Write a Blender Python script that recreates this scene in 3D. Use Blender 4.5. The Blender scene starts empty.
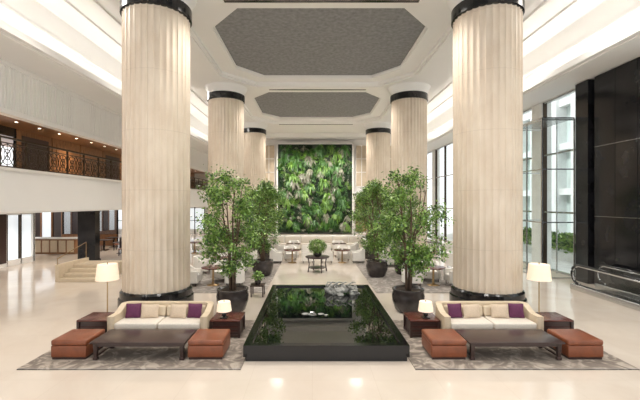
import bpy, bmesh, math, random
from mathutils import Vector, Matrix
random.seed(7)
C=0.32
scn=bpy.context.scene
scn.view_settings.view_transform='Standard'
scn.view_settings.exposure=0.26

# ---------------- materials ----------------
def newmat(name):
    m=bpy.data.materials.new(name); m.use_nodes=True
    nt=m.node_tree; b=nt.nodes['Principled BSDF']
    return m,nt,b
def pbr(name,col,rough=0.5,metal=0.0,emis=None,es=0,noise=0.0,nscale=5.0,bump=0.0,bscale=60,coat=0,stretch=None,spec=None):
    m,nt,b=newmat(name)
    b.inputs['Base Color'].default_value=(*col,1); b.inputs['Roughness'].default_value=rough
    b.inputs['Metallic'].default_value=metal
    if spec is not None: b.inputs['Specular IOR Level'].default_value=spec
    if coat: b.inputs['Coat Weight'].default_value=coat; b.inputs['Coat Roughness'].default_value=0.05
    if emis: b.inputs['Emission Color'].default_value=(*emis,1); b.inputs['Emission Strength'].default_value=es
    tc=nt.nodes.new('ShaderNodeTexCoord'); mp=nt.nodes.new('ShaderNodeMapping')
    nt.links.new(tc.outputs['Object'],mp.inputs['Vector'])
    if stretch: mp.inputs['Scale'].default_value=stretch
    if noise:
        n=nt.nodes.new('ShaderNodeTexNoise'); n.inputs['Scale'].default_value=nscale; n.inputs['Detail'].default_value=6
        nt.links.new(mp.outputs['Vector'],n.inputs['Vector'])
        r=nt.nodes.new('ShaderNodeValToRGB')
        r.color_ramp.elements[0].position=0.3; r.color_ramp.elements[1].position=0.7
        r.color_ramp.elements[0].color=(*[c*(1-noise) for c in col],1)
        r.color_ramp.elements[1].color=(*[min(1,c*(1+noise)) for c in col],1)
        nt.links.new(n.outputs['Fac'],r.inputs['Fac']); nt.links.new(r.outputs['Color'],b.inputs['Base Color'])
    if bump:
        n2=nt.nodes.new('ShaderNodeTexNoise'); n2.inputs['Scale'].default_value=bscale
        nt.links.new(mp.outputs['Vector'],n2.inputs['Vector'])
        bp=nt.nodes.new('ShaderNodeBump'); bp.inputs['Strength'].default_value=bump; bp.inputs['Distance'].default_value=0.02
        nt.links.new(n2.outputs['Fac'],bp.inputs['Height']); nt.links.new(bp.outputs['Normal'],b.inputs['Normal'])
    return m
WHITE=pbr('white_plaster',(0.86,0.85,0.835),0.6,noise=0.01,nscale=1)
WHITE2=pbr('warm_white_panel',(0.80,0.775,0.74),0.5,noise=0.02,nscale=2)
GREYC=pbr('grey_coffer_fabric',(0.24,0.24,0.25),0.7,noise=0.22,nscale=6,bump=0.3,bscale=25)
BLACK=pbr('black_stone_gloss',(0.012,0.012,0.013),0.15,noise=0.3,nscale=3)
BLACKM=pbr('black_marble_wall',(0.012,0.012,0.014),0.12,noise=0.5,nscale=1.5,spec=0.35)
BRONZE=pbr('dark_bronze',(0.05,0.032,0.02),0.35,metal=0.6,noise=0.2,nscale=20)
POOLB=pbr('pool_black_granite',(0.006,0.006,0.007),0.12,noise=0.3,nscale=30)
WATER=pbr('dark_water',(0.003,0.004,0.004),0.01,bump=0.006,bscale=3)
WATER.node_tree.nodes['Principled BSDF'].inputs['IOR'].default_value=1.8
CREAM=pbr('cream_leather',(0.62,0.51,0.37),0.45,noise=0.05,nscale=8)
CREAMF=pbr('cream_fabric',(0.68,0.62,0.54),0.8,noise=0.05,nscale=30,bump=0.2,bscale=200)
CHAIRW=pbr('white_upholstery',(0.78,0.75,0.70),0.7,noise=0.04,nscale=30)
BEIGEP=pbr('beige_pillow_fabric',(0.60,0.48,0.36),0.85,noise=0.08,nscale=40)
PURPLE=pbr('plum_fabric',(0.105,0.018,0.065),0.7,noise=0.2,nscale=30)
TAN=pbr('cognac_leather',(0.21,0.062,0.026),0.33,noise=0.18,nscale=6,bump=0.1,bscale=90)
DWOOD=pbr('dark_walnut',(0.042,0.022,0.019),0.28,noise=0.35,nscale=6,stretch=(1,8,8))
REDWOOD=pbr('rosewood',(0.10,0.03,0.022),0.25,noise=0.3,nscale=6,stretch=(1,8,8))
WOODP=pbr('wood_wall_panel',(0.27,0.125,0.052),0.4,noise=0.3,nscale=3,stretch=(8,8,1))
SHADE=pbr('lamp_shade_linen',(0.80,0.72,0.60),0.8,emis=(1.0,0.78,0.52),es=0.35,noise=0.03,nscale=40)
GLOW=pbr('cove_light',(1,1,1),0.5,emis=(1.0,0.94,0.86),es=11)
DOWN=pbr('downlight_glow',(1,1,1),0.5,emis=(1.0,0.9,0.75),es=6)
FROST=pbr('frosted_glass_panel',(0.75,0.8,0.82),0.4,emis=(0.85,0.93,1.0),es=0.55)
STEEL=pbr('brushed_steel',(0.55,0.56,0.57),0.25,metal=1.0,noise=0.05,nscale=10)
BRASS=pbr('aged_brass',(0.35,0.24,0.12),0.3,metal=1.0,noise=0.1,nscale=10)
BARK=pbr('tree_bark',(0.13,0.085,0.055),0.85,noise=0.3,nscale=12,bump=0.5,bscale=40)
SOIL=pbr('potting_soil',(0.04,0.026,0.016),0.95,noise=0.4,nscale=30,bump=0.6,bscale=40)
POT=pbr('dark_ceramic_pot',(0.04,0.033,0.031),0.22,noise=0.3,nscale=5)
STONE=pbr('pale_facade_stone',(0.78,0.79,0.78),0.7,noise=0.08,nscale=1.5)
FAC2=pbr('grey_green_facade',(0.55,0.62,0.60),0.5,noise=0.3,nscale=0.6,stretch=(1,3,0.4))
PAVE=pbr('outdoor_paving',(0.65,0.65,0.63),0.8,noise=0.15,nscale=2)
BEIGE=pbr('beige_blind',(0.55,0.45,0.33),0.7,noise=0.08,nscale=3)
SCULP=pbr('weathered_sculpture_stone',(0.30,0.30,0.28),0.6,noise=0.5,nscale=9,bump=0.6,bscale=20)
def leafmat(name,c1,c2,sc=3):
    m,nt,b=newmat(name)
    tc=nt.nodes.new('ShaderNodeTexCoord'); n=nt.nodes.new('ShaderNodeTexNoise'); n.inputs['Scale'].default_value=sc; n.inputs['Detail'].default_value=4
    nt.links.new(tc.outputs['Object'],n.inputs['Vector'])
    r=nt.nodes.new('ShaderNodeValToRGB'); r.color_ramp.elements[0].position=0.35; r.color_ramp.elements[1].position=0.65
    r.color_ramp.elements[0].color=(*c1,1); r.color_ramp.elements[1].color=(*c2,1)
    nt.links.new(n.outputs['Fac'],r.inputs['Fac']); nt.links.new(r.outputs['Color'],b.inputs['Base Color'])
    b.inputs['Roughness'].default_value=0.42
    return m
L1=leafmat('ficus_leaf_mid',(0.075,0.17,0.025),(0.15,0.29,0.045))
L2=leafmat('ficus_leaf_light',(0.17,0.30,0.05),(0.30,0.44,0.11))
L3=leafmat('ficus_leaf_dark',(0.02,0.065,0.012),(0.05,0.12,0.025))
G1=leafmat('wall_fern_mid',(0.022,0.085,0.014),(0.06,0.17,0.022),1.2)
G2=leafmat('wall_fern_dark',(0.006,0.025,0.006),(0.015,0.06,0.012),1.0)
G3=leafmat('wall_fern_lime',(0.08,0.19,0.02),(0.17,0.31,0.045),0.9)
G4=leafmat('wall_fern_dry',(0.13,0.13,0.09),(0.28,0.28,0.2),0.8)
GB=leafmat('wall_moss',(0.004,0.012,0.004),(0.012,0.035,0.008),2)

def colmat():
    m,nt,b=newmat('travertine_column')
    tc=nt.nodes.new('ShaderNodeTexCoord'); 
    n=nt.nodes.new('ShaderNodeTexNoise'); n.inputs['Scale'].default_value=2.5; n.inputs['Detail'].default_value=8
    mp=nt.nodes.new('ShaderNodeMapping'); mp.inputs['Scale'].default_value=(1,1,0.5)
    nt.links.new(tc.outputs['Object'],mp.inputs['Vector']); nt.links.new(mp.outputs['Vector'],n.inputs['Vector'])
    r=nt.nodes.new('ShaderNodeValToRGB'); r.color_ramp.elements[0].position=0.3; r.color_ramp.elements[1].position=0.7
    r.color_ramp.elements[0].color=(0.64,0.53,0.415,1); r.color_ramp.elements[1].color=(0.72,0.625,0.51,1)
    nt.links.new(n.outputs['Fac'],r.inputs['Fac'])
    sx=nt.nodes.new('ShaderNodeSeparateXYZ'); nt.links.new(tc.outputs['Object'],sx.inputs[0])
    md=nt.nodes.new('ShaderNodeMath'); md.operation='MODULO'; md.inputs[1].default_value=1.9; nt.links.new(sx.outputs['Z'],md.inputs[0])
    lt=nt.nodes.new('ShaderNodeMath'); lt.operation='LESS_THAN'; lt.inputs[1].default_value=0.018; nt.links.new(md.outputs[0],lt.inputs[0])
    ml=nt.nodes.new('ShaderNodeMath'); ml.operation='MULTIPLY'; ml.inputs[1].default_value=0.2; nt.links.new(lt.outputs[0],ml.inputs[0])
    mx=nt.nodes.new('ShaderNodeMixRGB'); mx.inputs['Color2'].default_value=(0.3,0.24,0.18,1)
    nt.links.new(ml.outputs[0],mx.inputs['Fac']); nt.links.new(r.outputs['Color'],mx.inputs['Color1'])
    nt.links.new(mx.outputs['Color'],b.inputs['Base Color']); b.inputs['Roughness'].default_value=0.5
    return m
COL=colmat()
def floormat():
    m,nt,b=newmat('cream_marble_floor')
    tc=nt.nodes.new('ShaderNodeTexCoord')
    n=nt.nodes.new('ShaderNodeTexNoise'); n.inputs['Scale'].default_value=0.8; n.inputs['Detail'].default_value=10; n.inputs['Distortion'].default_value=0.8
    nt.links.new(tc.outputs['Object'],n.inputs['Vector'])
    r=nt.nodes.new('ShaderNodeValToRGB'); r.color_ramp.elements[0].position=0.3; r.color_ramp.elements[1].position=0.7
    r.color_ramp.elements[0].color=(0.65,0.56,0.475,1); r.color_ramp.elements[1].color=(0.71,0.63,0.545,1)
    nt.links.new(n.outputs['Fac'],r.inputs['Fac'])
    br=nt.nodes.new('ShaderNodeTexBrick'); br.offset=0; br.inputs['Scale'].default_value=1.0
    br.inputs['Brick Width'].default_value=1.2; br.inputs['Row Height'].default_value=1.2; br.inputs['Mortar Size'].default_value=0.004
    br.inputs['Color1'].default_value=(1,1,1,1); br.inputs['Color2'].default_value=(0.98,0.978,0.975,1); br.inputs['Mortar'].default_value=(0.90,0.88,0.86,1)
    nt.links.new(tc.outputs['Object'],br.inputs['Vector'])
    mx=nt.nodes.new('ShaderNodeMixRGB'); mx.blend_type='MULTIPLY'; mx.inputs['Fac'].default_value=1
    nt.links.new(r.outputs['Color'],mx.inputs['Color1']); nt.links.new(br.outputs['Color'],mx.inputs['Color2'])
    nt.links.new(mx.outputs['Color'],b.inputs['Base Color']); b.inputs['Roughness'].default_value=0.10
    b.inputs['IOR'].default_value=1.7
    return m
FLOOR=floormat()
def rugmat(name,a,bcol):
    m,nt,b=newmat(name)
    tc=nt.nodes.new('ShaderNodeTexCoord')
    n=nt.nodes.new('ShaderNodeTexNoise'); n.inputs['Scale'].default_value=2.2; n.inputs['Detail'].default_value=8; n.inputs['Distortion'].default_value=2.5
    nt.links.new(tc.outputs['Object'],n.inputs['Vector'])
    r=nt.nodes.new('ShaderNodeValToRGB'); e=r.color_ramp.elements
    e[0].position=0.38; e[0].color=(*a,1); e[1].position=0.62; e[1].color=(*bcol,1)
    k=e.new(0.5); k.color=(*[(x*0.55+y*0.45)*0.8 for x,y in zip(a,bcol)],1)
    nt.links.new(n.outputs['Fac'],r.inputs['Fac']); nt.links.new(r.outputs['Color'],b.inputs['Base Color'])
    b.inputs['Roughness'].default_value=0.95
    return m
RUG=rugmat('taupe_patterned_rug',(0.19,0.155,0.13),(0.42,0.36,0.30))
RUG2=rugmat('grey_patterned_carpet',(0.24,0.21,0.19),(0.42,0.38,0.34))
def glassmat():
    m=bpy.data.materials.new('window_glass'); m.use_nodes=True; nt=m.node_tree; nt.nodes.clear()
    o=nt.nodes.new('ShaderNodeOutputMaterial'); t=nt.nodes.new('ShaderNodeBsdfTransparent'); g=nt.nodes.new('ShaderNodeBsdfGlossy')
    t.inputs['Color'].default_value=(0.95,0.985,0.98,1); g.inputs['Roughness'].default_value=0.02
    f=nt.nodes.new('ShaderNodeLayerWeight'); f.inputs['Blend'].default_value=0.5
    pw=nt.nodes.new('ShaderNodeMath'); pw.operation='POWER'; pw.inputs[1].default_value=4; nt.links.new(f.outputs['Facing'],pw.inputs[0])
    ma=nt.nodes.new('ShaderNodeMath'); ma.operation='MULTIPLY_ADD'; ma.inputs[1].default_value=0.5; ma.inputs[2].default_value=0.04; nt.links.new(pw.outputs[0],ma.inputs[0])
    mx=nt.nodes.new('ShaderNodeMixShader')
    nt.links.new(ma.outputs[0],mx.inputs[0]); nt.links.new(t.outputs[0],mx.inputs[1]); nt.links.new(g.outputs[0],mx.inputs[2]); nt.links.new(mx.outputs[0],o.inputs[0])
    return m
GLASS=glassmat()

# ---------------- builder ----------------
class B:
    def __init__(s): s.v=[];s.f=[];s.m=[];s.mats=[];s.sm=[]
    def mi(s,m):
        if m not in s.mats: s.mats.append(m)
        return s.mats.index(m)
    def add(s,vs,fs,mat,smooth=False):
        o=len(s.v); s.v+= [tuple(v) for v in vs]; k=s.mi(mat)
        for f in fs: s.f.append([i+o for i in f]); s.m.append(k); s.sm.append(smooth)
    def box(s,x0,x1,y0,y1,z0,z1,mat,bev=0,rot=0,tilt=0,piv=None,seg=2):
        if bev:
            bm=bmesh.new(); bmesh.ops.create_cube(bm,size=1)
            for v in bm.verts: v.co=Vector(((x0+x1)/2+v.co.x*(x1-x0),(y0+y1)/2+v.co.y*(y1-y0),(z0+z1)/2+v.co.z*(z1-z0)))
            bmesh.ops.bevel(bm,geom=bm.edges[:],offset=bev,segments=seg,affect='EDGES',profile=0.6)
            bm.verts.index_update()
            vs=[v.co.copy() for v in bm.verts]; fs=[[v.index for v in f.verts] for f in bm.faces]; bm.free()
        else:
            vs=[Vector((x,y,z)) for z in (z0,z1) for y in (y0,y1) for x in (x0,x1)]
            fs=[(0,2,3,1),(4,5,7,6),(0,1,5,4),(2,6,7,3),(0,4,6,2),(1,3,7,5)]
        if rot or tilt:
            p=Vector(piv) if piv else Vector(((x0+x1)/2,(y0+y1)/2,(z0+z1)/2))
            R=Matrix.Rotation(rot,3,'Z')@Matrix.Rotation(tilt,3,'X')
            vs=[p+R@(v-p) for v in vs]
        s.add(vs,fs,mat,bool(bev))
    def lathe(s,prof,mat,x=0,y=0,seg=32,smooth=True,cap=True):
        vs=[];fs=[];n=len(prof)
        for (r,z) in prof:
            for i in range(seg):
                a=2*math.pi*i/seg; vs.append((x+r*math.cos(a),y+r*math.sin(a),z))
        for j in range(n-1):
            for i in range(seg):
                k=(i+1)%seg; fs.append((j*seg+i,j*seg+k,(j+1)*seg+k,(j+1)*seg+i))
        s.add(vs,fs,mat,smooth)
        if cap:
            s.add(vs[:seg],[list(range(seg))[::-1]],mat); s.add(vs[-seg:],[list(range(seg))],mat)
    def tube(s,pts,rad,mat,seg=6):
        pts=[Vector(p) for p in pts]; vs=[];fs=[]
        for i,p in enumerate(pts):
            d=(pts[min(i+1,len(pts)-1)]-pts[max(i-1,0)]).normalized()
            a=d.orthogonal().normalized() if abs(d.z)<0.9 else d.cross(Vector((0,1,0))).normalized()
            b=d.cross(a); r=rad[i] if isinstance(rad,(list,tuple)) else rad
            for k in range(seg):
                t=2*math.pi*k/seg; vs.append(p+a*math.cos(t)*r+b*math.sin(t)*r)
        for i in range(len(pts)-1):
            for k in range(seg):
                q=(k+1)%seg; fs.append((i*seg+k,i*seg+q,(i+1)*seg+q,(i+1)*seg+k))
        fs.append(list(range(seg))[::-1]); fs.append([ (len(pts)-1)*seg+k for k in range(seg)])
        s.add(vs,fs,mat,True)
    def prism(s,poly,z0,z1,mat,smooth=False):
        n=len(poly); vs=[(x,y,z0) for x,y in poly]+[(x,y,z1) for x,y in poly]
        fs=[list(range(n))[::-1],[n+i for i in range(n)]]+[(i,(i+1)%n,n+(i+1)%n,n+i) for i in range(n)]
        s.add(vs,fs,mat,smooth)
    def done(s,name,loc=(0,0,0),rot=0,bevel=0,coll=None):
        me=bpy.data.meshes.new(name); me.from_pydata(s.v,[],s.f)
        for m in s.mats: me.materials.append(m)
        me.polygons.foreach_set('material_index',s.m); me.polygons.foreach_set('use_smooth',s.sm)
        me.update()
        ob=bpy.data.objects.new(name,me); scn.collection.objects.link(ob); ob.location=loc; ob.rotation_euler[2]=rot
        return ob
def dup(ob,loc,rot=0,sc=None):
    o=ob.copy(); scn.collection.objects.link(o); o.location=loc; o.rotation_euler[2]=rot
    if sc: o.scale=sc
    return o

Y0,Y1=-4.0,42.0
XL,XR=C-11.6,C+11.6
# ---------------- floor ----------------
b=B(); b.box(-22,XR+0.5,Y0,Y1+0.3,-0.2,0,FLOOR); b.done('floor')
b=B(); b.box(XR+0.5,45,-20,60,-0.25,-0.05,PAVE); b.done('outdoor_ground')

# ---------------- ceiling ----------------
def octo(hx,hy,cx,cy,z,yc): 
    return [Vector((C+x,yc+y,z)) for x,y in [(hx,-(hy-cy)),(hx,hy-cy),(hx-cx,hy),(-(hx-cx),hy),(-hx,hy-cy),(-hx,-(hy-cy)),(-(hx-cx),-hy),(hx-cx,-hy)]]
def loft(b,A,Bv,mat):
    n=len(A); b.add(A+Bv,[(i,(i+1)%n,n+(i+1)%n,n+i) for i in range(n)],mat)
b=B(); RX=6.9
ZS=10.45
for yc in (-3.2,7.4,18.0,28.6):
    hx,hy,cx,cy=5.45,4.75,1.7,1.9
    o=octo(hx,hy,cx,cy,ZS,yc); RY=5.3
    def rp(x,y): return Vector((C+x,yc+y,ZS))
    R=[rp(RX,-(hy-cy)),rp(RX,hy-cy),rp(hx-cx,RY),rp(-(hx-cx),RY),rp(-RX,hy-cy),rp(-RX,-(hy-cy)),rp(-(hx-cx),-RY),rp(hx-cx,-RY)]
    cor=[None,rp(RX,RY),None,rp(-RX,RY),None,rp(-RX,-RY),None,rp(RX,-RY)]
    for i in range(8):
        j=(i+1)%8
        if cor[i] is not None: b.add([o[i],R[i],cor[i],R[j],o[j]],[(0,1,2,3,4)],WHITE)
        else: b.add([o[i],R[i],R[j],o[j]],[(0,1,2,3)],WHITE)
    z1=ZS+0.09; o2=octo(hx,hy,cx,cy,z1,yc); loft(b,o,o2,WHITE)
    o3=octo(hx-0.12,hy-0.12,cx-.03,cy-.03,z1,yc); loft(b,o2,o3,WHITE)
    o4=octo(hx-0.12,hy-0.12,cx-.03,cy-.03,10.70,yc); loft(b,o3,o4,WHITE)
    q=octo(4.5,3.95,1.35,1.6,10.70,yc); loft(b,o4,q,WHITE)
    q2=octo(4.5,3.95,1.35,1.6,10.76,yc); loft(b,q,q2,WHITE)
    q3=octo(4.44,3.89,1.33,1.58,10.76,yc); loft(b,q2,q3,WHITE)
    q4=octo(4.44,3.89,1.33,1.58,10.86,yc); loft(b,q3,q4,WHITE)
    b.add(q4,[list(range(8))],GREYC)
b.box(C-RX,C+RX,33.9,36.2,ZS,ZS+0.6,WHITE); b.box(C-RX,C+RX,36.2,40.2,10.9,11.1,WHITE); b.box(C-RX,C+RX,40.2,Y1-.01,ZS,ZS+0.6,WHITE)
for s in (-1,1):
    prof=[(6.9,ZS),(7.45,ZS),(7.45,10.6),(7.6,10.6),(7.6,11.15),(8.6,11.15),(8.6,11.05),(8.75,11.05),(8.75,11.15),(9.7,11.15),(9.7,11.05),(9.85,11.05),(9.85,11.15),(10.9,11.15),(10.9,10.2),(10.84,10.2),(10.84,10.08),(10.9,10.08),(10.9,8.85)]
    vs=[];fs=[]
    for (h,z) in prof: vs+= [(C+s*h,Y0,z),(C+s*h,Y1,z)]
    for i in range(len(prof)-1): fs.append((2*i,2*i+1,2*i+3,2*i+2))
    b.add(vs,fs,WHITE)
    x=sorted((C+s*9.9,C+s*11.6)); b.box(x[0],x[1],Y0,Y1,8.62,8.85,WHITE)
    x=sorted((C+s*9.9,C+s*9.98)); b.box(x[0],x[1],Y0,Y1,8.85,9.05,WHITE)
    x=sorted((C+s*9.7,C+s*9.9)); b.box(x[0],x[1],Y0,Y1,8.68,8.78,WHITE)
b.box(C-13,C+13,Y0,Y1,11.3,11.5,WHITE)
b.done('ceiling')
b=B()
for s in (-1,1):
    x=sorted((C+s*10.05,C+s*10.2)); b.box(x[0],x[1],Y0+.5,Y1-.5,8.852,8.90,GLOW)
b.done('cove_light_strip')
for (y,w,z) in ((12.98,3.4,ZS),(2.4,3.3,ZS),(23.2,3.0,ZS),(33.5,3.3,ZS)):
    b=B(); b.box(-w,w,0,.17,-.025,-.003,BLACK); b.box(-w-.05,w+.05,-.04,0,-.02,-.003,WHITE2); b.box(-w-.05,w+.05,.17,.21,-.02,-.003,WHITE2)
    b.done('linear_air_diffuser',(C,y,z))

# ---------------- columns ----------------
b=B(); N=34; R0=1.07
ring=[]
for i in range(N):
    for (t,d) in ((0.0,0.0),(0.16,0.0),(0.22,0.022),(0.42,0.036),(0.58,0.04),(0.74,0.036),(0.94,0.022)):
        a=2*math.pi*(i+t)/N; ring.append(((R0-d)*math.cos(a),(R0-d)*math.sin(a)))
b.prism(ring,0.55,9.62,COL)
b.lathe([(1.19,0.0),(1.19,0.28),(1.14,0.32),(1.14,0.50),(1.09,0.56)],BLACK,seg=64,smooth=False)
b.lathe([(1.08,9.6),(1.13,9.62),(1.13,9.98),(1.10,10.0)],BLACK,seg=64,smooth=False)
b.lathe([(1.08,9.99),(1.10,10.12),(1.20,10.28),(1.28,ZS-0.002)],WHITE,seg=64)
CX=5.63
c0=b.done('fluted_column',(C-CX+.05,12.7,0))
for y in (12.7,23.1,33.9):
    for s in (-1,1):
        if (s,y)!=(-1,12.7): dup(c0,(C+s*(CX-(.05 if y<13 else 0)),y,0))

# ---------------- back wall ----------------
b=B()
b.box(-22,XR+0.5,Y1,Y1+0.3,0,11.3,WHITE2)
for s in (-1,1):
    for k in range(3):
        xa=C+s*(5.5+k*2.2); x=sorted((xa-1.0,xa+1.0))
        b.box(x[0],x[1],Y1-0.06,Y1,5.2,9.9,BEIGE)
        for j in range(4): b.box(x[0]+j*0.64,x[0]+j*0.64+0.08,Y1-0.1,Y1-0.06,5.2,9.9,WHITE2)
        for z in (5.2,6.8,8.3,9.82): b.box(x[0],x[1],Y1-0.1,Y1-0.06,z,z+0.08,WHITE2)
        b.box(x[0],x[1],Y1-0.08,Y1,0.2,3.9,WOODP)
b.box(XL,XR,Y1-0.2,Y1,4.3,4.7,WHITE)
for i in range(9):
    b.box(-21.9+i*1.1,-20.9+i*1.1,Y1-0.06,Y1,0.5,2.8,FROST); b.box(-20.9+i*1.1,-20.8+i*1.1,Y1-0.1,Y1,0,3,BRONZE)
    b.box(-21.9+i*1.1,-20.9+i*1.1,Y1-0.09,Y1,1.4,1.46,BRONZE)
b.done('wall_back')
# green wall
from mathutils import noise as mn
b=B(); gx0,gx1,gz0,gz1=C-4.1,C+4.05,0.15,9.85
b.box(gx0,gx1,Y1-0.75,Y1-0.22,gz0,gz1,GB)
b.box(gx0-.15,gx0,Y1-0.95,Y1-0.22,0,gz1+.15,WHITE2); b.box(gx1,gx1+.15,Y1-0.95,Y1-0.22,0,gz1+.15,WHITE2); b.box(gx0-.15,gx1+.15,Y1-0.95,Y1-0.22,gz1,gz1+.15,WHITE2)
def clump(c,sz,mat,n,drop=.35):
    for k in range(n):
        L=sz*random.uniform(.6,1.1); W=L*random.uniform(.10,.2)
        d=Vector((random.gauss(0,1),-random.uniform(.15,1.0),random.gauss(-.25,.8))).normalized()
        sd=d.cross(Vector((random.uniform(-.4,.4),-1,random.uniform(0,.8)))).normalized()*W
        tip=c+d*L+Vector((0,0,-L*drop)); md=c+d*L*.5
        b.add([c,md+sd,tip,md-sd],[(0,1,2,3)],mat)
for i in range(1300):
    x=random.uniform(gx0+.1,gx1-.1); z=random.uniform(gz0+.2,gz1-.1)
    nv=mn.noise(Vector((x*0.8,z*0.8,3.3))); nv2=mn.noise(Vector((x*1.1+9,z*0.6,7)))
    mat=G1
    if nv>0.22: mat=G3
    elif nv<0.0: mat=G2
    if nv2>0.36: mat=G4
    if random.random()<0.25: mat=random.choice((G1,G2,G2,G3,G4))
    out=random.uniform(.05,.3)
    if mat is G2: out*=.3
    sz=random.uniform(.15,.36)
    clump(Vector((x,Y1-0.76-out*.6,z)),sz,mat,int(12+sz*30))
# larger projecting ferns and trailing vines
for i in range(90):
    x=random.uniform(gx0+.4,gx1-.4); z=random.uniform(gz0+.8,gz1-.3)
    clump(Vector((x,Y1-1.0,z)),random.uniform(.45,.75),random.choice((G1,G3,G1,G4)),26,.8)
for i in range(60):
    x=random.uniform(gx0+.3,gx1-.3); z=random.uniform(4,gz1-.2); mat=random.choice((G1,G3,G4,G4)); Lv=random.uniform(.8,2.0)
    for k in range(int(Lv*14)):
        clump(Vector((x+random.uniform(-.1,.1),Y1-1.05,z-k/14)),.13,mat,3)
b.done('living_green_wall')

# ---------------- left side ----------------
b=B()
b.box(XL-0.35,XL,Y0,Y1-0.01,3.0,4.7,WHITE)
b.box(XL,XL+0.05,Y0,Y1-0.01,4.60,4.72,WHITE2); b.box(XL,XL+0.04,Y0,Y1-.01,3.0,3.08,WHITE2)
b.box(-20,XL-0.35,Y0,Y1-0.01,3.0,4.7,WHITE)
b.done('mezzanine_slab')
b=B()
n=int((Y1-Y0)/0.16)
pts=[]
for i in range(n):
    y=Y0+i*0.16
    pts+= [(XL,y),(XL,y+0.09),(XL-0.03,y+0.10),(XL-0.03,y+0.15)]
pts+=[(XL-0.03,Y1-0.02),(XL-0.3,Y1-0.02),(XL-0.3,Y0)]
b.prism(pts,6.85,8.58,WHITE)
b.box(XL-0.3,XL+0.08,Y0,Y1-.01,6.68,6.85,WHITE); b.box(XL-0.3,XL+0.06,Y0,Y1-.01,8.45,8.61,WHITE)
b.done('fluted_frieze')
b=B()
b.box(-18,XL-0.31,Y0,Y1-.01,6.7,6.9,WOODP)
for i in range(20):
    y=14+i*1.3; b.lathe([(0.0,6.695),(0.06,6.695)],DOWN,XL-0.8,y,10,cap=False)
b.done('ceiling_mezzanine')
b=B()
xw=XL-1.9
for i in range(20):
    y=Y0+i*2.3
    if i in (8,):
        b.box(xw-1.5,xw-1.4,y,y+2.3,4.7,6.7,BLACK); b.box(xw-.05,xw,y+.1,y+2.2,6.3,6.7,BRONZE); continue
    b.box(xw-0.1,xw,y+0.03,y+2.27,4.7,6.7,WOODP)
    b.box(xw-0.12,xw-.02,y-0.03,y+0.03,4.7,6.7,BLACK)
    b.box(xw,xw+0.03,y+0.3,y+2.0,4.95,6.45,WOODP if i%3 else DWOOD)
b.done('wall_mezzanine_panelling')
# railing
b=B(); yy=Y0; xr=XL-0.12
b.box(xr-0.05,xr+0.05,Y0,Y1-.02,5.80,5.87,BRONZE); b.box(xr-0.02,xr+0.02,Y0,Y1-.02,4.74,4.79,BRONZE); b.box(xr-0.02,xr+0.02,Y0,Y1-.02,5.62,5.66,BRONZE)
while yy<Y1-0.1:
    b.box(xr-0.03,xr+0.03,yy,yy+0.06,4.7,5.82,BRONZE)
    for k in range(2):
        cy=yy+0.06+0.31+k*0.6; cz=5.21
        for r in (0.29,0.15):
            pts=[(xr,cy+r*math.cos(t*math.pi/6),cz+r*1.35*math.sin(t*math.pi/6)) for t in range(13)]
            b.tube(pts,0.018,BRONZE,4)
        b.tube([(xr,cy-.3,4.79),(xr,cy+.3,5.63)],0.017,BRONZE,4); b.tube([(xr,cy+.3,4.79),(xr,cy-.3,5.63)],0.017,BRONZE,4)
        b.tube([(xr,cy,4.79),(xr,cy,5.63)],0.014,BRONZE,4)
    yy+=1.26
b.done('balcony_railing')
# below balcony
b=B()
b.box(-16.6,-16.3,Y0,20.0,0,3,WHITE2)
b.box(-16.6,-16.3,20.0,22.0,0,0.3,WHITE2); b.box(-16.6,-16.3,20.0,22.0,2.75,3,WHITE2)
for i in range(3): b.box(-16.6,-16.3,20.0+i*0.96,20.08+i*0.96,0,3,BRONZE)
b.box(-16.5,-16.45,20.0,22.0,0.3,2.75,FROST)
for y in (18.3,18.9,19.5): b.box(-16.32,-16.27,y,y+.45,0.2,2.8,DWOOD)
b.done('wall_left')
b=B(); b.box(-22,-21.8,22.0,Y1,0,3,WOODP); b.box(-22,-16.3,21.9,22.05,0,3,WHITE2)
for i in range(14):
    b.box(-21.8,-21.72,24+i*1.25,24.9+i*1.25,0.5,2.7,FROST if i%2 else DWOOD)
b.done('wall_bar')
b=B(); b.box(-0.5,0.5,-0.25,0.25,0,3.0,BLACKM); b.box(-0.54,0.54,-0.29,0.29,0,0.12,BLACK); b.box(-.53,.53,-.28,.28,2.9,3.0,BLACK)
pl=b.done('square_black_pillar',(-13.05,21.9,0)); dup(pl,(-13.1,34,0))
b=B()
for i in range(26): b.box(-20,-15.6,30.0,30.06,0.9+i*0.08,0.95+i*0.08,DWOOD)
for x in (-20,-17.8,-15.65): b.box(x,x+.08,29.98,30.1,0,3.0,BLACK)
b.box(-20,-15.6,29.95,30.1,0,0.9,WOODP)
b.done('slatted_bar_partition')
b=B(); b.box(-19.2,-15.8,25.0,25.7,0,1.0,WOODP,0.02); b.box(-19.3,-15.7,24.9,25.8,1.0,1.06,WHITE2); 
for i in range(6): b.box(-19.1+i*.55,-18.65+i*.55,24.97,25.0,0.12,0.9,CREAM)
b.done('bar_counter')
b=B()
for i in range(4): b.box(-10.9,-9.2,16.1+i*0.33,18.3,i*0.15,(i+1)*0.15,CREAM,0.008)
b.box(-11.05,-10.9,16.1,18.3,0,0.75,CREAM,0.01)
b.tube([(-10.98,16.15,0.75),(-10.98,16.15,1.0),(-10.98,18.2,1.5),(-10.98,18.2,.7)],0.02,BRASS)
b.done('entrance_steps')

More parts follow.
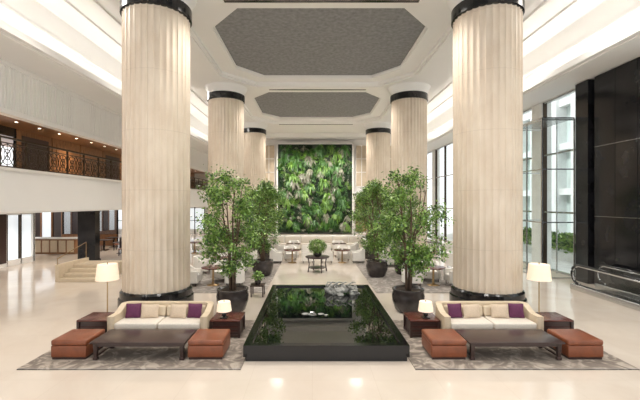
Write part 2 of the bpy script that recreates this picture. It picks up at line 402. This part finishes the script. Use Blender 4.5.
# ---------------- right side ----------------
def win(name,ya,yb,n):
    b=B(); w=(yb-ya)/n
    b.add([(XR+.1,ya,.05),(XR+.1,yb,.05),(XR+.1,yb,8.5),(XR+.1,ya,8.5)],[(0,1,2,3)],GLASS)
    for i in range(n+1): b.box(XR+0.0,XR+0.2,ya+i*w-0.03 if i else ya,ya+i*w+0.03 if i<n else yb,0,8.58,BRONZE)
    for z in (0,2.9,5.8,8.5): b.box(XR+0.03,XR+0.17,ya,yb,z,z+0.08,STEEL)
    return b.done(name)
segs=[(-3.9,3.5),(4.3,12.3),(16.55,19.4),(20.3,24.6),(25.4,30.6),(31.4,36.4),(37.2,41.9)]
for i,(a,c) in enumerate(segs): win('window_%d'%(i+1),a+.01,c-.01,max(1,int((c-a)/2.1)) )
b=B(); prev=-4
for (a,c) in segs+[(42,42)]:
    if a-prev>0.3 and not (prev<13<a): b.box(XR-0.05,XR+0.45,prev,a,0,8.6,STONE)
    prev=c
b.box(XR+0.0,XR+0.45,Y0,Y1,8.6,11.3,WHITE)
b.done('wall_right')
b=B()
b.box(XR-0.35,XR+0.45,15.75,16.5,0,8.59,BLACKM); b.box(XR-0.05,XR+0.45,15.45,15.75,0,8.59,BLACK)
b.box(XR-0.3,XR+0.45,12.4,15.45,0,8.59,BLACKM)
for z in (2.85,5.7): b.box(XR-0.305,XR-0.3,12.4,15.45,z,z+0.012,STEEL)
for y in (13.4,14.4): b.box(XR-0.31,XR-0.3,y,y+0.015,0,8.59,BLACK)
b.done('black_marble_pier')
b=B(); xa,xb,ya,yb,ht=10.35,11.8,16.9,19.3,7.2
for x in (xa,xb):
    for y in (ya,(ya+yb)/2,yb): b.box(x-.025,x+.025,y-.025,y+.025,0,ht,STEEL)
for z in (0.0,2.5,4.9,ht-.08):
    b.box(xa,xb,ya-.02,ya+.02,z,z+.05,STEEL); b.box(xa,xb,yb-.02,yb+.02,z,z+.05,STEEL); b.box(xa-.02,xa+.02,ya,yb,z,z+.05,STEEL)
b.add([(xa,ya,.05),(xb,ya,.05),(xb,ya,ht),(xa,ya,ht)],[(0,1,2,3)],GLASS); b.add([(xa,ya,.05),(xa,yb,.05),(xa,yb,ht),(xa,ya,ht)],[(0,1,2,3)],GLASS); b.add([(xa,yb,.05),(xb,yb,.05),(xb,yb,ht),(xa,yb,ht)],[(0,1,2,3)],GLASS)
b.box(xa-.03,xb,ya-.03,yb+.03,ht,ht+.06,STEEL)
b.done('glass_vestibule')
# exterior
b=B()
b.box(24,25,-10,60,0,14,FAC2)
for i in range(22): b.box(23.0,24,-8+i*3.1,-6.9+i*3.1,0,14,STONE)
for z in (0,4.2,8.4,12.5): b.box(23.3,24.0,-10,60,z,z+0.6,STONE)
b.done('neighbouring_building',(0,0,-0.05))
b=B(); b.box(15.0,16.2,5,40,0,0.5,STONE)
for i in range(6000):
    p=Vector((random.uniform(15,16.2),random.uniform(5,40),random.uniform(0.5,1.5)))
    d=Vector((random.uniform(-1,1),random.uniform(-1,1),random.uniform(0,1))).normalized()*0.3; sd=d.cross(Vector((random.random(),1,0.3))).normalized()*0.07
    b.add([p,p+d*.5+sd,p+d,p+d*.5-sd],[(0,1,2,3)],random.choice((L1,L2,L3)))
b.done('outdoor_hedge',(0,0,-0.05))
# escalator
def balus(x):
    b=B()
    ya,yb=11.6,14.9
    b.box(x-0.12,x+0.12,ya,yb,0,0.22,STEEL,0.02)
    arc=[(yb-0.3+0.36*math.cos(t),0.62+0.36*math.sin(t)) for t in [math.radians(a) for a in range(-70,91,16)]]
    pl=[(ya,0.22),(yb-0.18,0.22)]+arc+[(ya,0.98)]
    n=len(pl); b.add([(x,p[0],p[1]) for p in pl],[list(range(n))],GLASS)
    b.tube([(x,yb-0.35,0.24)]+[(x,p[0]+0.01,p[1]) for p in arc]+[(x,ya,0.98)],0.045,BLACK,8)
    b.tube([(x,yb-0.4,0.26)]+[(x,p[0]-0.06,p[1]-0.04) for p in arc]+[(x,ya,0.91)],0.035,STEEL,6)
    return b
e=bpy.data.objects.new('escalator',None); scn.collection.objects.link(e)
for i,x in enumerate((10.35,11.35)):
    o=balus(x).done('balustrade_%d'%(i+1)); o.parent=e
b=B(); b.box(10.48,11.22,11.6,14.6,0.0,0.03,STEEL)
for i in range(24): b.box(10.5,11.2,11.7+i*0.12,11.73+i*0.12,0.03,0.04,BLACK)
o=b.done('landing_plate'); o.parent=e

# ---------------- pool ----------------
b=B(); px0,px1,py0,py1=C-1.8,C+1.76,8.02,14.0
b.box(px0+.04,px1-.04,py0+.04,py1-.04,0,0.10,POOLB)
h=0.35
for (a,c,d,e2) in ((px0,px1,py0,py0+0.16),(px0,px1,py1-0.16,py1),(px0,px0+0.16,py0+0.16,py1-0.16),(px1-0.16,px1,py0+0.16,py1-0.16)):
    b.box(a,c,d,e2,0.10,h,POOLB)
b.box(px0+.16,px1-.16,py0+.16,py1-.16,0.10,0.30,WATER)
b.done('reflecting_pool')
b=B()
for k in range(15):
    cx=random.uniform(-0.5,0.5); cyy=random.uniform(-0.3,0.3); r=random.uniform(0.08,0.17); hz=random.uniform(0.04,0.28)*(1-abs(cx))
    bm=bmesh.new(); bmesh.ops.create_icosphere(bm,subdivisions=3,radius=r)
    for v in bm.verts:
        nn=mn.noise(v.co*7+Vector((k*7,0,0)))*0.16; v.co+=v.co.normalized()*nn; v.co.z*=0.8; v.co+=Vector((cx,cyy,hz))
        v.co.z=max(0,v.co.z)
    b.add([v.co.copy() for v in bm.verts],[[v.index for v in f.verts] for f in bm.faces],SCULP,False); bm.free()
for k in range(7):
    x=random.uniform(-.45,.35); b.tube([(x,0,.1),(x-.12,-.1,.28),(x+random.uniform(-.1,.15),-.1,.40),(x+.2,0,.36)],[.045,.035,.025,.012],SCULP)
b.done('scholar_rock_sculpture',(1.02,12.9,0.301))
b=B()
random.seed(3)
for (x,y,r) in ((0,0,.12),(.24,.04,.09),(-.2,.05,.10),(.38,-.06,.06)):
    n=18; vs=[(x,y,0.006)]+[(x+r*math.cos(a),y+r*math.sin(a),0.015) for a in [0.25+i*(2*math.pi-0.5)/n for i in range(n+1)]]
    b.add(vs,[(0,i,i+1) for i in range(1,n+1)],SCULP)
for k in range(9):
    a=k*0.7; d=Vector((math.cos(a),math.sin(a),0.7)).normalized()*.11; s2=Vector((-math.sin(a),math.cos(a),0))*.03; p=Vector((0,0,.015))
    b.add([p,p+d*.6+s2,p+d,p+d*.6-s2],[(0,1,2,3)],STEEL)
b.done('lotus_reflection_shape',(0.0,10.4,0.301))  # added lotus-like pieces standing in for a pale reflection on the water

# ---------------- furniture ----------------
b=B()
Ws=2.42; hw=Ws/2
def U(w,d,r,t):
    o=[(-w,0)]; 
    for a in range(0,91,15): t_=math.radians(180-a); o.append((-w+r+r*math.cos(t_),d-r+r*math.sin(t_)))
    for a in range(0,91,15): t_=math.radians(90-a); o.append((w-r+r*math.cos(t_),d-r+r*math.sin(t_)))
    o.append((w,0)); i=[(w-t,0)]; r2=max(r-t,0.05)
    for a in range(0,91,15): t_=math.radians(a); i.append((w-t-r2+r2*math.cos(t_),d-t-r2+r2*math.sin(t_)))
    for a in range(0,91,15): t_=math.radians(90+a); i.append((-w+t+r2+r2*math.cos(t_),d-t-r2+r2*math.sin(t_)))
    i.append((-w+t,0)); return o+i
def Ushell(b,w,d,r,t,z0,zf,zb,mat):
    P=U(w,d,r,t); n=len(P)
    def zt(y): 
        k=max(0,min(1,(y-d*0.35)/(d*0.5))); return zf+(zb-zf)*k*k*(3-2*k)
    Q=[]
    for i in range(n):
        a=P[i]; c=P[(i+1)%n]; Q.append(a)
        if abs(c[1]-a[1])>0.2:
            for k in range(1,6): Q.append((a[0]+(c[0]-a[0])*k/6,a[1]+(c[1]-a[1])*k/6))
    n=len(Q); vs=[(x,y,z0) for x,y in Q]+[(x,y,zt(y)) for x,y in Q]
    b.add(vs,[(i,(i+1)%n,n+(i+1)%n,n+i) for i in range(n)],mat,True)
    h2=n//2
    for lay in (0,1):
        for i in range(h2-1):
            j=n-1-i; f=(i,i+1,j-1,j)
            if j-1<=i+1: break
            o=lay*n; b.add([vs[o+k] for k in f],[(0,1,2,3)],mat)
Ushell(b,hw,0.88,0.22,0.15,0.10,0.60,0.76,CREAM)
b.box(-hw+.16,hw-.16,0.02,0.72,0.10,0.28,CREAM,0.02)
b.box(-hw+.16,-0.01,-0.0,0.70,0.28,0.44,CREAMF,0.045,seg=3); b.box(0.01,hw-.16,-0.0,0.70,0.28,0.44,CREAMF,0.045,seg=3)
b.box(-hw+.2,-0.01,0.58,0.71,0.44,0.70,CREAM,0.05,seg=3,tilt=-0.12); b.box(0.01,hw-.2,0.58,0.71,0.44,0.70,CREAM,0.05,seg=3,tilt=-0.12)
for x in (-hw+.15,hw-.15):
    for y in (0.08,0.74): b.box(x-.04,x+.04,y-.04,y+.04,0,0.10,DWOOD)
FZ=0.021
sofa=b.done('cream_sofa',(C-4.12,9.15,FZ)); dup(sofa,(C+4.12,9.15,FZ))
def pillow(mat,name,w=0.42,h=0.38):
    b=B(); n=10; vs=[];fs=[]
    for sd in (-1,1):
        for i in range(n+1):
            for j in range(n+1):
                u=i/n*2-1; v=j/n*2-1
                t=0.065*((1-u*u)*(1-v*v))**0.45
                k=1-0.06*(1-abs(u*v)); vs.append((u*w/2*k,sd*t,h/2*(1+v*k)))
    m=(n+1)**2
    for s_ in (0,1):
        for i in range(n):
            for j in range(n):
                a=s_*m+i*(n+1)+j; f=(a,a+1,a+n+2,a+n+1); fs.append(f if s_ else f[::-1])
    b.add(vs,fs,mat,True); return b.done(name)
pp=pillow(PURPLE,'plum_throw_pillow',.38,.36); pb=pillow(BEIGEP,'beige_throw_pillow',0.44,0.34)
first={id(pp):True,id(pb):True}
for s in (-1,1):
    sx=C+s*4.12
    for (ob,dx,ry) in ((pp,-0.78,0.12),(pb,-0.36,0.1),(pb,0.36,-0.1),(pp,0.78,-0.12)):
        loc=(sx+dx,9.15+0.42,FZ+0.445)
        if first[id(ob)]: first[id(ob)]=False; o=ob; o.location=loc
        else: o=dup(ob,loc)
        o.rotation_euler=(-0.25,0,ry)
b=B()
b.box(-1.02,1.02,0,0.85,0.36,0.40,DWOOD,0.008); b.box(-0.95,0.95,0.06,0.79,0.29,0.36,DWOOD)
for x in (-0.93,0.93):
    for y in (0.09,0.76):
        b.add([(x-.045,y-.045,.36),(x+.045,y-.045,.36),(x+.045,y+.045,.36),(x-.045,y+.045,.36),(x-.03,y-.03,.06),(x+.03,y-.03,.06),(x+.03,y+.03,.06),(x-.03,y+.03,.06)],[(0,1,5,4),(1,2,6,5),(2,3,7,6),(3,0,4,7)],DWOOD)
        b.box(x-.05,x+.05,y-.04,y+.04,0,.06,DWOOD,0.01)
    b.box(x-.02,x+.02,.12,.73,.06,.09,DWOOD)
ct=b.done('low_coffee_table',(C-4.06,8.0,FZ)); dup(ct,(C+4.06,8.0,FZ))
b=B()
b.box(-.36,.36,-.36,.36,0,.05,DWOOD); b.box(-.38,.38,-.38,.38,.05,.30,TAN,0.02,seg=3); b.box(-.385,.385,-.385,.385,.30,.42,TAN,0.045,seg=3)
ot=b.done('leather_ottoman',(C-5.58,8.46,FZ)); dup(ot,(C-2.63,8.46,FZ)); dup(ot,(C+5.58,8.46,FZ)); dup(ot,(C+2.63,8.46,FZ))
b=B()
b.box(-.38,.38,-.36,.36,.40,.44,REDWOOD,0.006); b.box(-.34,.34,-.32,.32,.06,.40,DWOOD); b.box(-.37,.37,-.35,.35,.02,.07,DWOOD)
for x in (-.35,.35):
    for y in (-.33,.33): b.box(x-.03,x+.03,y-.03,y+.03,0,.41,DWOOD)
for z in (.16,.26): b.box(-.35,.35,-.335,-.32,z,z+.015,REDWOOD)
st=b.done('dark_side_table',(C-2.51,9.75,FZ))
for x in (C-5.85,C+2.51,C+5.85): dup(st,(x,9.75,FZ))
b=B()
b.box(-.09,.09,-.09,.09,0,.03,BLACK,0.005); b.lathe([(.02,.03),(.055,.06),(.06,.12),(.02,.17),(.012,.20)],BLACK); 
b.lathe([(.19,.18),(.155,.42)],SHADE,cap=False); b.lathe([(.185,.182),(.15,.418)],SHADE,cap=False); b.lathe([(.0,.415),(.15,.418)],SHADE,cap=False); b.lathe([(.015,.42),(.01,.45)],BRASS)
tl=b.done('table_lamp',(C-2.58,9.6,FZ+.441)); dup(tl,(C+2.58,9.6,FZ+.441))
b=B()
b.lathe([(.17,0),(.17,.025),(.05,.04),(.018,.06),(.015,1.25)],BRASS)
b.lathe([(.32,1.14),(.27,1.60)],SHADE,cap=False); b.lathe([(.315,1.142),(.265,1.598)],SHADE,cap=False); b.lathe([(0,1.59),(.265,1.595)],SHADE,cap=False); b.lathe([(.012,1.25),(.012,1.66)],BRASS)
fl=b.done('floor_lamp',(C-6.36,11.05,0)); dup(fl,(C+6.36,11.05,0))
b=B(); b.box(-2.28,2.28,-1.6,1.6,0,.02,RUG); b.box(-2.28,2.28,-1.6,-1.56,0,.0205,RUG2)
r=b.done('patterned_rug',(C-4.06,9.23,0)); dup(r,(C+4.06,9.23,0))
b=B(); b.box(-2.1,2.1,-3.85,3.85,0,.015,RUG2)
r=b.done('lounge_carpet',(C-4.2,18.0,0)); dup(r,(C+4.2,18.0,0))

# armchairs placed round tables
b=B()
Ushell(b,.38,.74,.30,.10,.14,.62,.82,CHAIRW)
b.box(-.27,.27,.02,.60,.14,.44,CHAIRW,0.04,seg=3)
for x in (-.28,.28):
    for y in (.08,.60): b.tube([(x,y,.16),(x*1.05,y,0)],[.025,.015],DWOOD)
ac=b.done('white_armchair',(0,0,0),0); ac_used=False
b=B()
b.lathe([(0,.70),(.46,.70),(.48,.72),(.48,.745),(.46,.75),(0,.75)],REDWOOD,cap=False); b.lathe([(.26,0),(.26,.02),(.05,.05),(.04,.70)],BRASS,seg=20)
b.lathe([(.05,.752),(.06,.85)],WHITE2,seg=12); 
rt=b.done('round_cafe_table',(0,0,0)); rt_used=False
T=[(-4.1,15.5,(0,180,80)),(-4.45,18.2,(0,180,80)),(-4.3,20.4,(0,180)),
   (5.0,15.5,(0,180,80)),(5.0,20.2,(0,180,-85)),(-1.15,21.4,(0,180,100)),(1.7,21.4,(0,180,80)),(-1.25,24.6,(0,180,-90,90)),(1.75,24.6,(0,180,90,-90)),
   (-7.6,18.2,(0,180,90)),(-8.0,25.5,(0,180,90)),(8.3,19.5,(0,180,90)),(8.3,25.5,(0,180,90))]
for (x,y,angs) in T:
    z=.0155 if 2.4<abs(x)<6 and y<22 else 0.0005
    if not rt_used: rt_used=True; rt.location=(x,y,z)
    else: dup(rt,(x,y,z))
    for a in angs:
        t=math.radians(a); loc=(x+.55*math.cos(t),y+.55*math.sin(t),z); ro=t-math.pi/2
        if not ac_used: ac_used=True; ac.location=loc; ac.rotation_euler[2]=ro
        else: dup(ac,loc,ro)
b=B()
b.lathe([(0,.70),(.58,.70),(.60,.73),(.60,.76),(0,.76)],DWOOD,cap=False)
for k in range(4):
    a=k*math.pi/2+.4; b.tube([(.5*math.cos(a),.5*math.sin(a),.71),(.44*math.cos(a),.44*math.sin(a),.4),(.5*math.cos(a),.5*math.sin(a),0)],[.035,.025,.03],DWOOD)
b.lathe([(.42,.2),(.42,.23)],DWOOD)
b.done('round_display_table',(.25,18.6,0))
def leaves(b,pts,mats,Lr=(.07,.12),wr=.24,droop=.4):
    for p in pts:
        L=random.uniform(*Lr)
        d=Vector((random.gauss(0,1),random.gauss(0,1),random.gauss(-droop,.7))).normalized()
        sd=d.cross(Vector((random.gauss(0,.5),random.gauss(0,.5),1))).normalized()*L*wr
        b.add([p,p+d*L*.45+sd,p+d*L,p+d*L*.45-sd],[(0,1,2,3)],random.choice(mats))
random.seed(11)
b=B()
b.lathe([(.12,0),(.2,.05),(.22,.18),(.19,.22),(.17,.2),(0,.19)],POT,cap=False)
pts=[]
for i in range(2600):
    v=Vector((random.gauss(0,1),random.gauss(0,1),random.gauss(0,1))).normalized()*random.uniform(.6,1)
    if v.z>-.8: pts.append(Vector((v.x*.48,v.y*.48,.5+v.z*.38)))
leaves(b,pts,(L1,L2,L2),(.05,.1))
b.tube([(0,0,.19),(0,0,.5)],.02,BARK)
b.done('potted_round_bush',(.25,18.6,.761))
b=B(); b.box(-.25,.25,-.25,.25,.38,.42,DWOOD)
for x in (-.21,.21):
    for y in (-.21,.21): b.box(x-.02,x+.02,y-.02,y+.02,0,.38,DWOOD)
b.done('small_plant_stand',(-2.0,13.75,0))
b=B(); b.lathe([(.08,0),(.12,.1),(.1,.2),(0,.19)],POT,cap=False); pts=[Vector((random.gauss(0,.09),random.gauss(0,.09),random.uniform(.22,.45))) for i in range(200)]
leaves(b,pts,(L1,L2),(.08,.15)); b.tube([(0,0,.19),(0,0,.4)],.01,BARK); b.done('potted_orchid',(-2.0,13.75,.421))
b=B()
b.box(-3.6,3.6,0,.6,.08,.45,CREAMF,0.03); b.box(-3.6,3.6,.5,.72,.08,1.0,WHITE2,0.04)
for i in range(6): b.box(-3.55+i*1.19,-2.42+i*1.19,.42,.55,.45,.92,CREAMF,0.05)
b.box(-3.55,3.55,.05,.6,0,.08,BLACK)
b.box(-3.6,-3.4,-.9,.7,.08,.8,WHITE2,.03); b.box(3.4,3.6,-.9,.7,.08,.8,WHITE2,.03)
b.done('banquette_seat',(C,27.3,0))
b=B()
b.box(-.22,.22,-.22,.22,.42,.47,TAN,0.02)
b.box(-.22,.22,.18,.23,.47,.9,DWOOD,0.015)
for x in (-.19,.19):
    for y in (-.19,.2): b.box(x-.02,x+.02,y-.02,y+.02,0,.43,DWOOD)
dc=b.done('dining_chair',(-12.3,24.3,0),.3)
b=B(); b.box(-.45,.45,-.45,.45,.72,.76,DWOOD,0.01); b.box(-.05,.05,-.05,.05,.03,.72,BLACK); b.box(-.25,.25,-.25,.25,0,.03,BLACK)
dt=b.done('square_dining_table',(-12.9,25.4,0))
for i,(x,y) in enumerate(((-15.0,27.0),(-12.6,29.0),(-15.3,28.9))): dup(dt,(x,y,0))
for (x,y,r_) in ((-12.9,26.3,0.1),(-15.0,26.1,3.1),(-12.6,28.1,3.1),(-12.6,29.9,0),(-14.0,27.0,-1.5),(-11.9,25.4,-1.5),(-14.3,28.9,-1.5)): dup(dc,(x,y,0),r_)
# trees
def tree(name,seed,loc,H=4.5,rad=1.1,nl=9000,potr=.50,crown_lo=1.45,rot=0,off=0.0):
    random.seed(seed); b=B()
    b.lathe([(potr*.62,0),(potr*.80,.08),(potr*.98,.35),(potr,.52),(potr*.93,.66),(potr*.98,.70),(potr*.98,.73),(potr*.86,.73),(potr*.84,.66),(0,.66)],POT,cap=False,seg=40)
    b.lathe([(0,.672),(potr*.84,.672)],SOIL,cap=False,seg=24)
    cz=(H+crown_lo)/2; rz=(H-crown_lo)/2
    tips=[]; stems=[]
    ns=5
    for k in range(ns):
        a=2*math.pi*k/ns+random.uniform(-.3,.3); r0=.07
        p=Vector((r0*math.cos(a),r0*math.sin(a),.66)); pts=[p.copy()]
        tr=rad*random.uniform(.15,.45); top=Vector((tr*math.cos(a)+off,tr*math.sin(a),cz+rz*random.uniform(.2,.7)))
        for t in (.25,.5,.75,1): 
            q=p.lerp(top,t); q.x+=random.uniform(-.05,.05); q.y+=random.uniform(-.05,.05)
            if t<.6: q.x*=.6; q.y*=.6
            pts.append(q)
        b.tube(pts,[.038,.034,.029,.022,.013],BARK,6); stems.append(pts)
    nb=74
    for j in range(nb):
        zz=random.uniform(-1,1); prof=math.sqrt(max(0,1-zz*zz))**.8*(1.0 if zz<0.1 else .9); aa=random.uniform(0,2*math.pi); rr=prof*math.sqrt(random.uniform(.15,1.0))
        lump=1+.3*mn.noise(Vector((math.cos(aa)*1.5,math.sin(aa)*1.5,zz*2+seed)))
        e1=Vector((off+math.cos(aa)*rr*rad*lump,math.sin(aa)*rr*rad*lump,cz+zz*rz))
        st_=min(stems,key=lambda P:(Vector((P[3].x,P[3].y,0))-Vector((e1.x,e1.y,0))).length+random.uniform(0,.3))
        zt=min(max(e1.z-.5,st_[1].z),st_[4].z)
        for i in range(4):
            if st_[i].z<=zt<=st_[i+1].z+1e-6: s0=st_[i].lerp(st_[i+1],(zt-st_[i].z)/max(1e-6,st_[i+1].z-st_[i].z)); break
        m=s0.lerp(e1,.5)+Vector((0,0,.10))
        b.tube([s0,m,e1],[.013,.009,.004],BARK,4); tips+=[(e1,.20),(e1.lerp(m,.35),.16),(e1+Vector((random.uniform(-.1,.1),0,-.18)),.17)]
    pts=[]
    for i in range(nl):
        c_,r_=random.choice(tips); pts.append(c_+Vector((random.gauss(0,r_*.55),random.gauss(0,r_*.55),random.gauss(-.03,r_*.55))))
    leaves(b,pts,(L1,L1,L2,L2,L3),(.07,.13),.28,.5)
    return b.done(name,loc,rot)
t1=tree('potted_ficus_tree',21,(-2.5,11.75,.001),4.5,1.2,7800,off=-.1)
t2=tree('potted_ficus_tree',35,(3.0,11.75,.001),4.45,1.25,7800,off=.05)
t3=tree('potted_ficus_tree',52,(-2.32,17.5,.016),4.35,1.2,8000,.5,1.4,off=.05)
dup(t3,(2.97,17.3,.016),2.2); dup(t1,(4.3,17.9,.016),1.7,(.8,.8,.92)); dup(t2,(-2.9,23.0,0),2.5,(.9,.9,1)); dup(t3,(3.5,23.0,0),4.0,(.9,.9,1))
dup(t1,(-3.6,25.9,0),3.0); dup(t2,(4.3,25.9,0),1.0,(1.0,1.0,1.05)); dup(t3,(-4.5,28.8,0),1.4); dup(t3,(5.2,28.8,0),.4)

# ---------------- lights ----------------
w=bpy.data.worlds.new('sky'); scn.world=w; w.use_nodes=True
bg=w.node_tree.nodes['Background']; bg.inputs[0].default_value=(0.97,0.985,1.0,1); bg.inputs[1].default_value=1.45
sl=bpy.data.lights.new('sun','SUN'); sl.energy=2.2; sl.angle=0.1; so=bpy.data.objects.new('sun',sl); scn.collection.objects.link(so)
so.rotation_euler=(0,math.radians(-40),0); so.location=(-10,20,40)
def spot(x,y,z,e,ang=120,col=(1,.95,.88),rad=.5):
    l=bpy.data.lights.new('fill_and_downlight','SPOT'); l.energy=e; l.spot_size=math.radians(ang); l.spot_blend=.8; l.shadow_soft_size=rad; l.color=col
    o=bpy.data.objects.new('fill_and_downlight',l); scn.collection.objects.link(o); o.location=(x,y,z); return o  # mostly added fill spots; only the mezzanine row has visible fixtures
for y in (2.1,7.4,12.4,18,23,28.6,33.4,37.5):
    for x in (-3.0,3.0): spot(C+x,y,10.0,620 if y>3 else 300,140)  # hall spots added to light the room, no fixtures in the ceiling
for y in (6,12,18,24,30,36):
    for s in (-1,1):
        o=spot(C+s*8.5,y,10.6,430,155)  # side fill spots, put in to brighten the frieze
        if s<0: o.rotation_euler=(0,math.radians(-25),0)
for x in (-3,0,3):
    o=spot(C+x,36.5,10.3,1300,80); o.rotation_euler=(math.radians(38),0,0)  # spots tilted at the green wall, added to brighten it
for y in (8,14,20,26,32,38):
    spot(-14.3,y,2.85,240,150,(1,.93,.85),.1); spot(XL-1.1,y,6.6,170,140,(1,.8,.55),.1)  # under-balcony row is added fill; warm row belongs to the mezzanine downlights
# ---------------- camera ----------------
cam=bpy.data.cameras.new('camera'); co=bpy.data.objects.new('camera',cam); scn.collection.objects.link(co)
cam.sensor_width=36; cam.lens=36*375/640; cam.shift_x=0.0119; cam.shift_y=0.0047
co.location=(0,0,3.4); co.rotation_euler=(math.radians(90),0,0); scn.camera=co
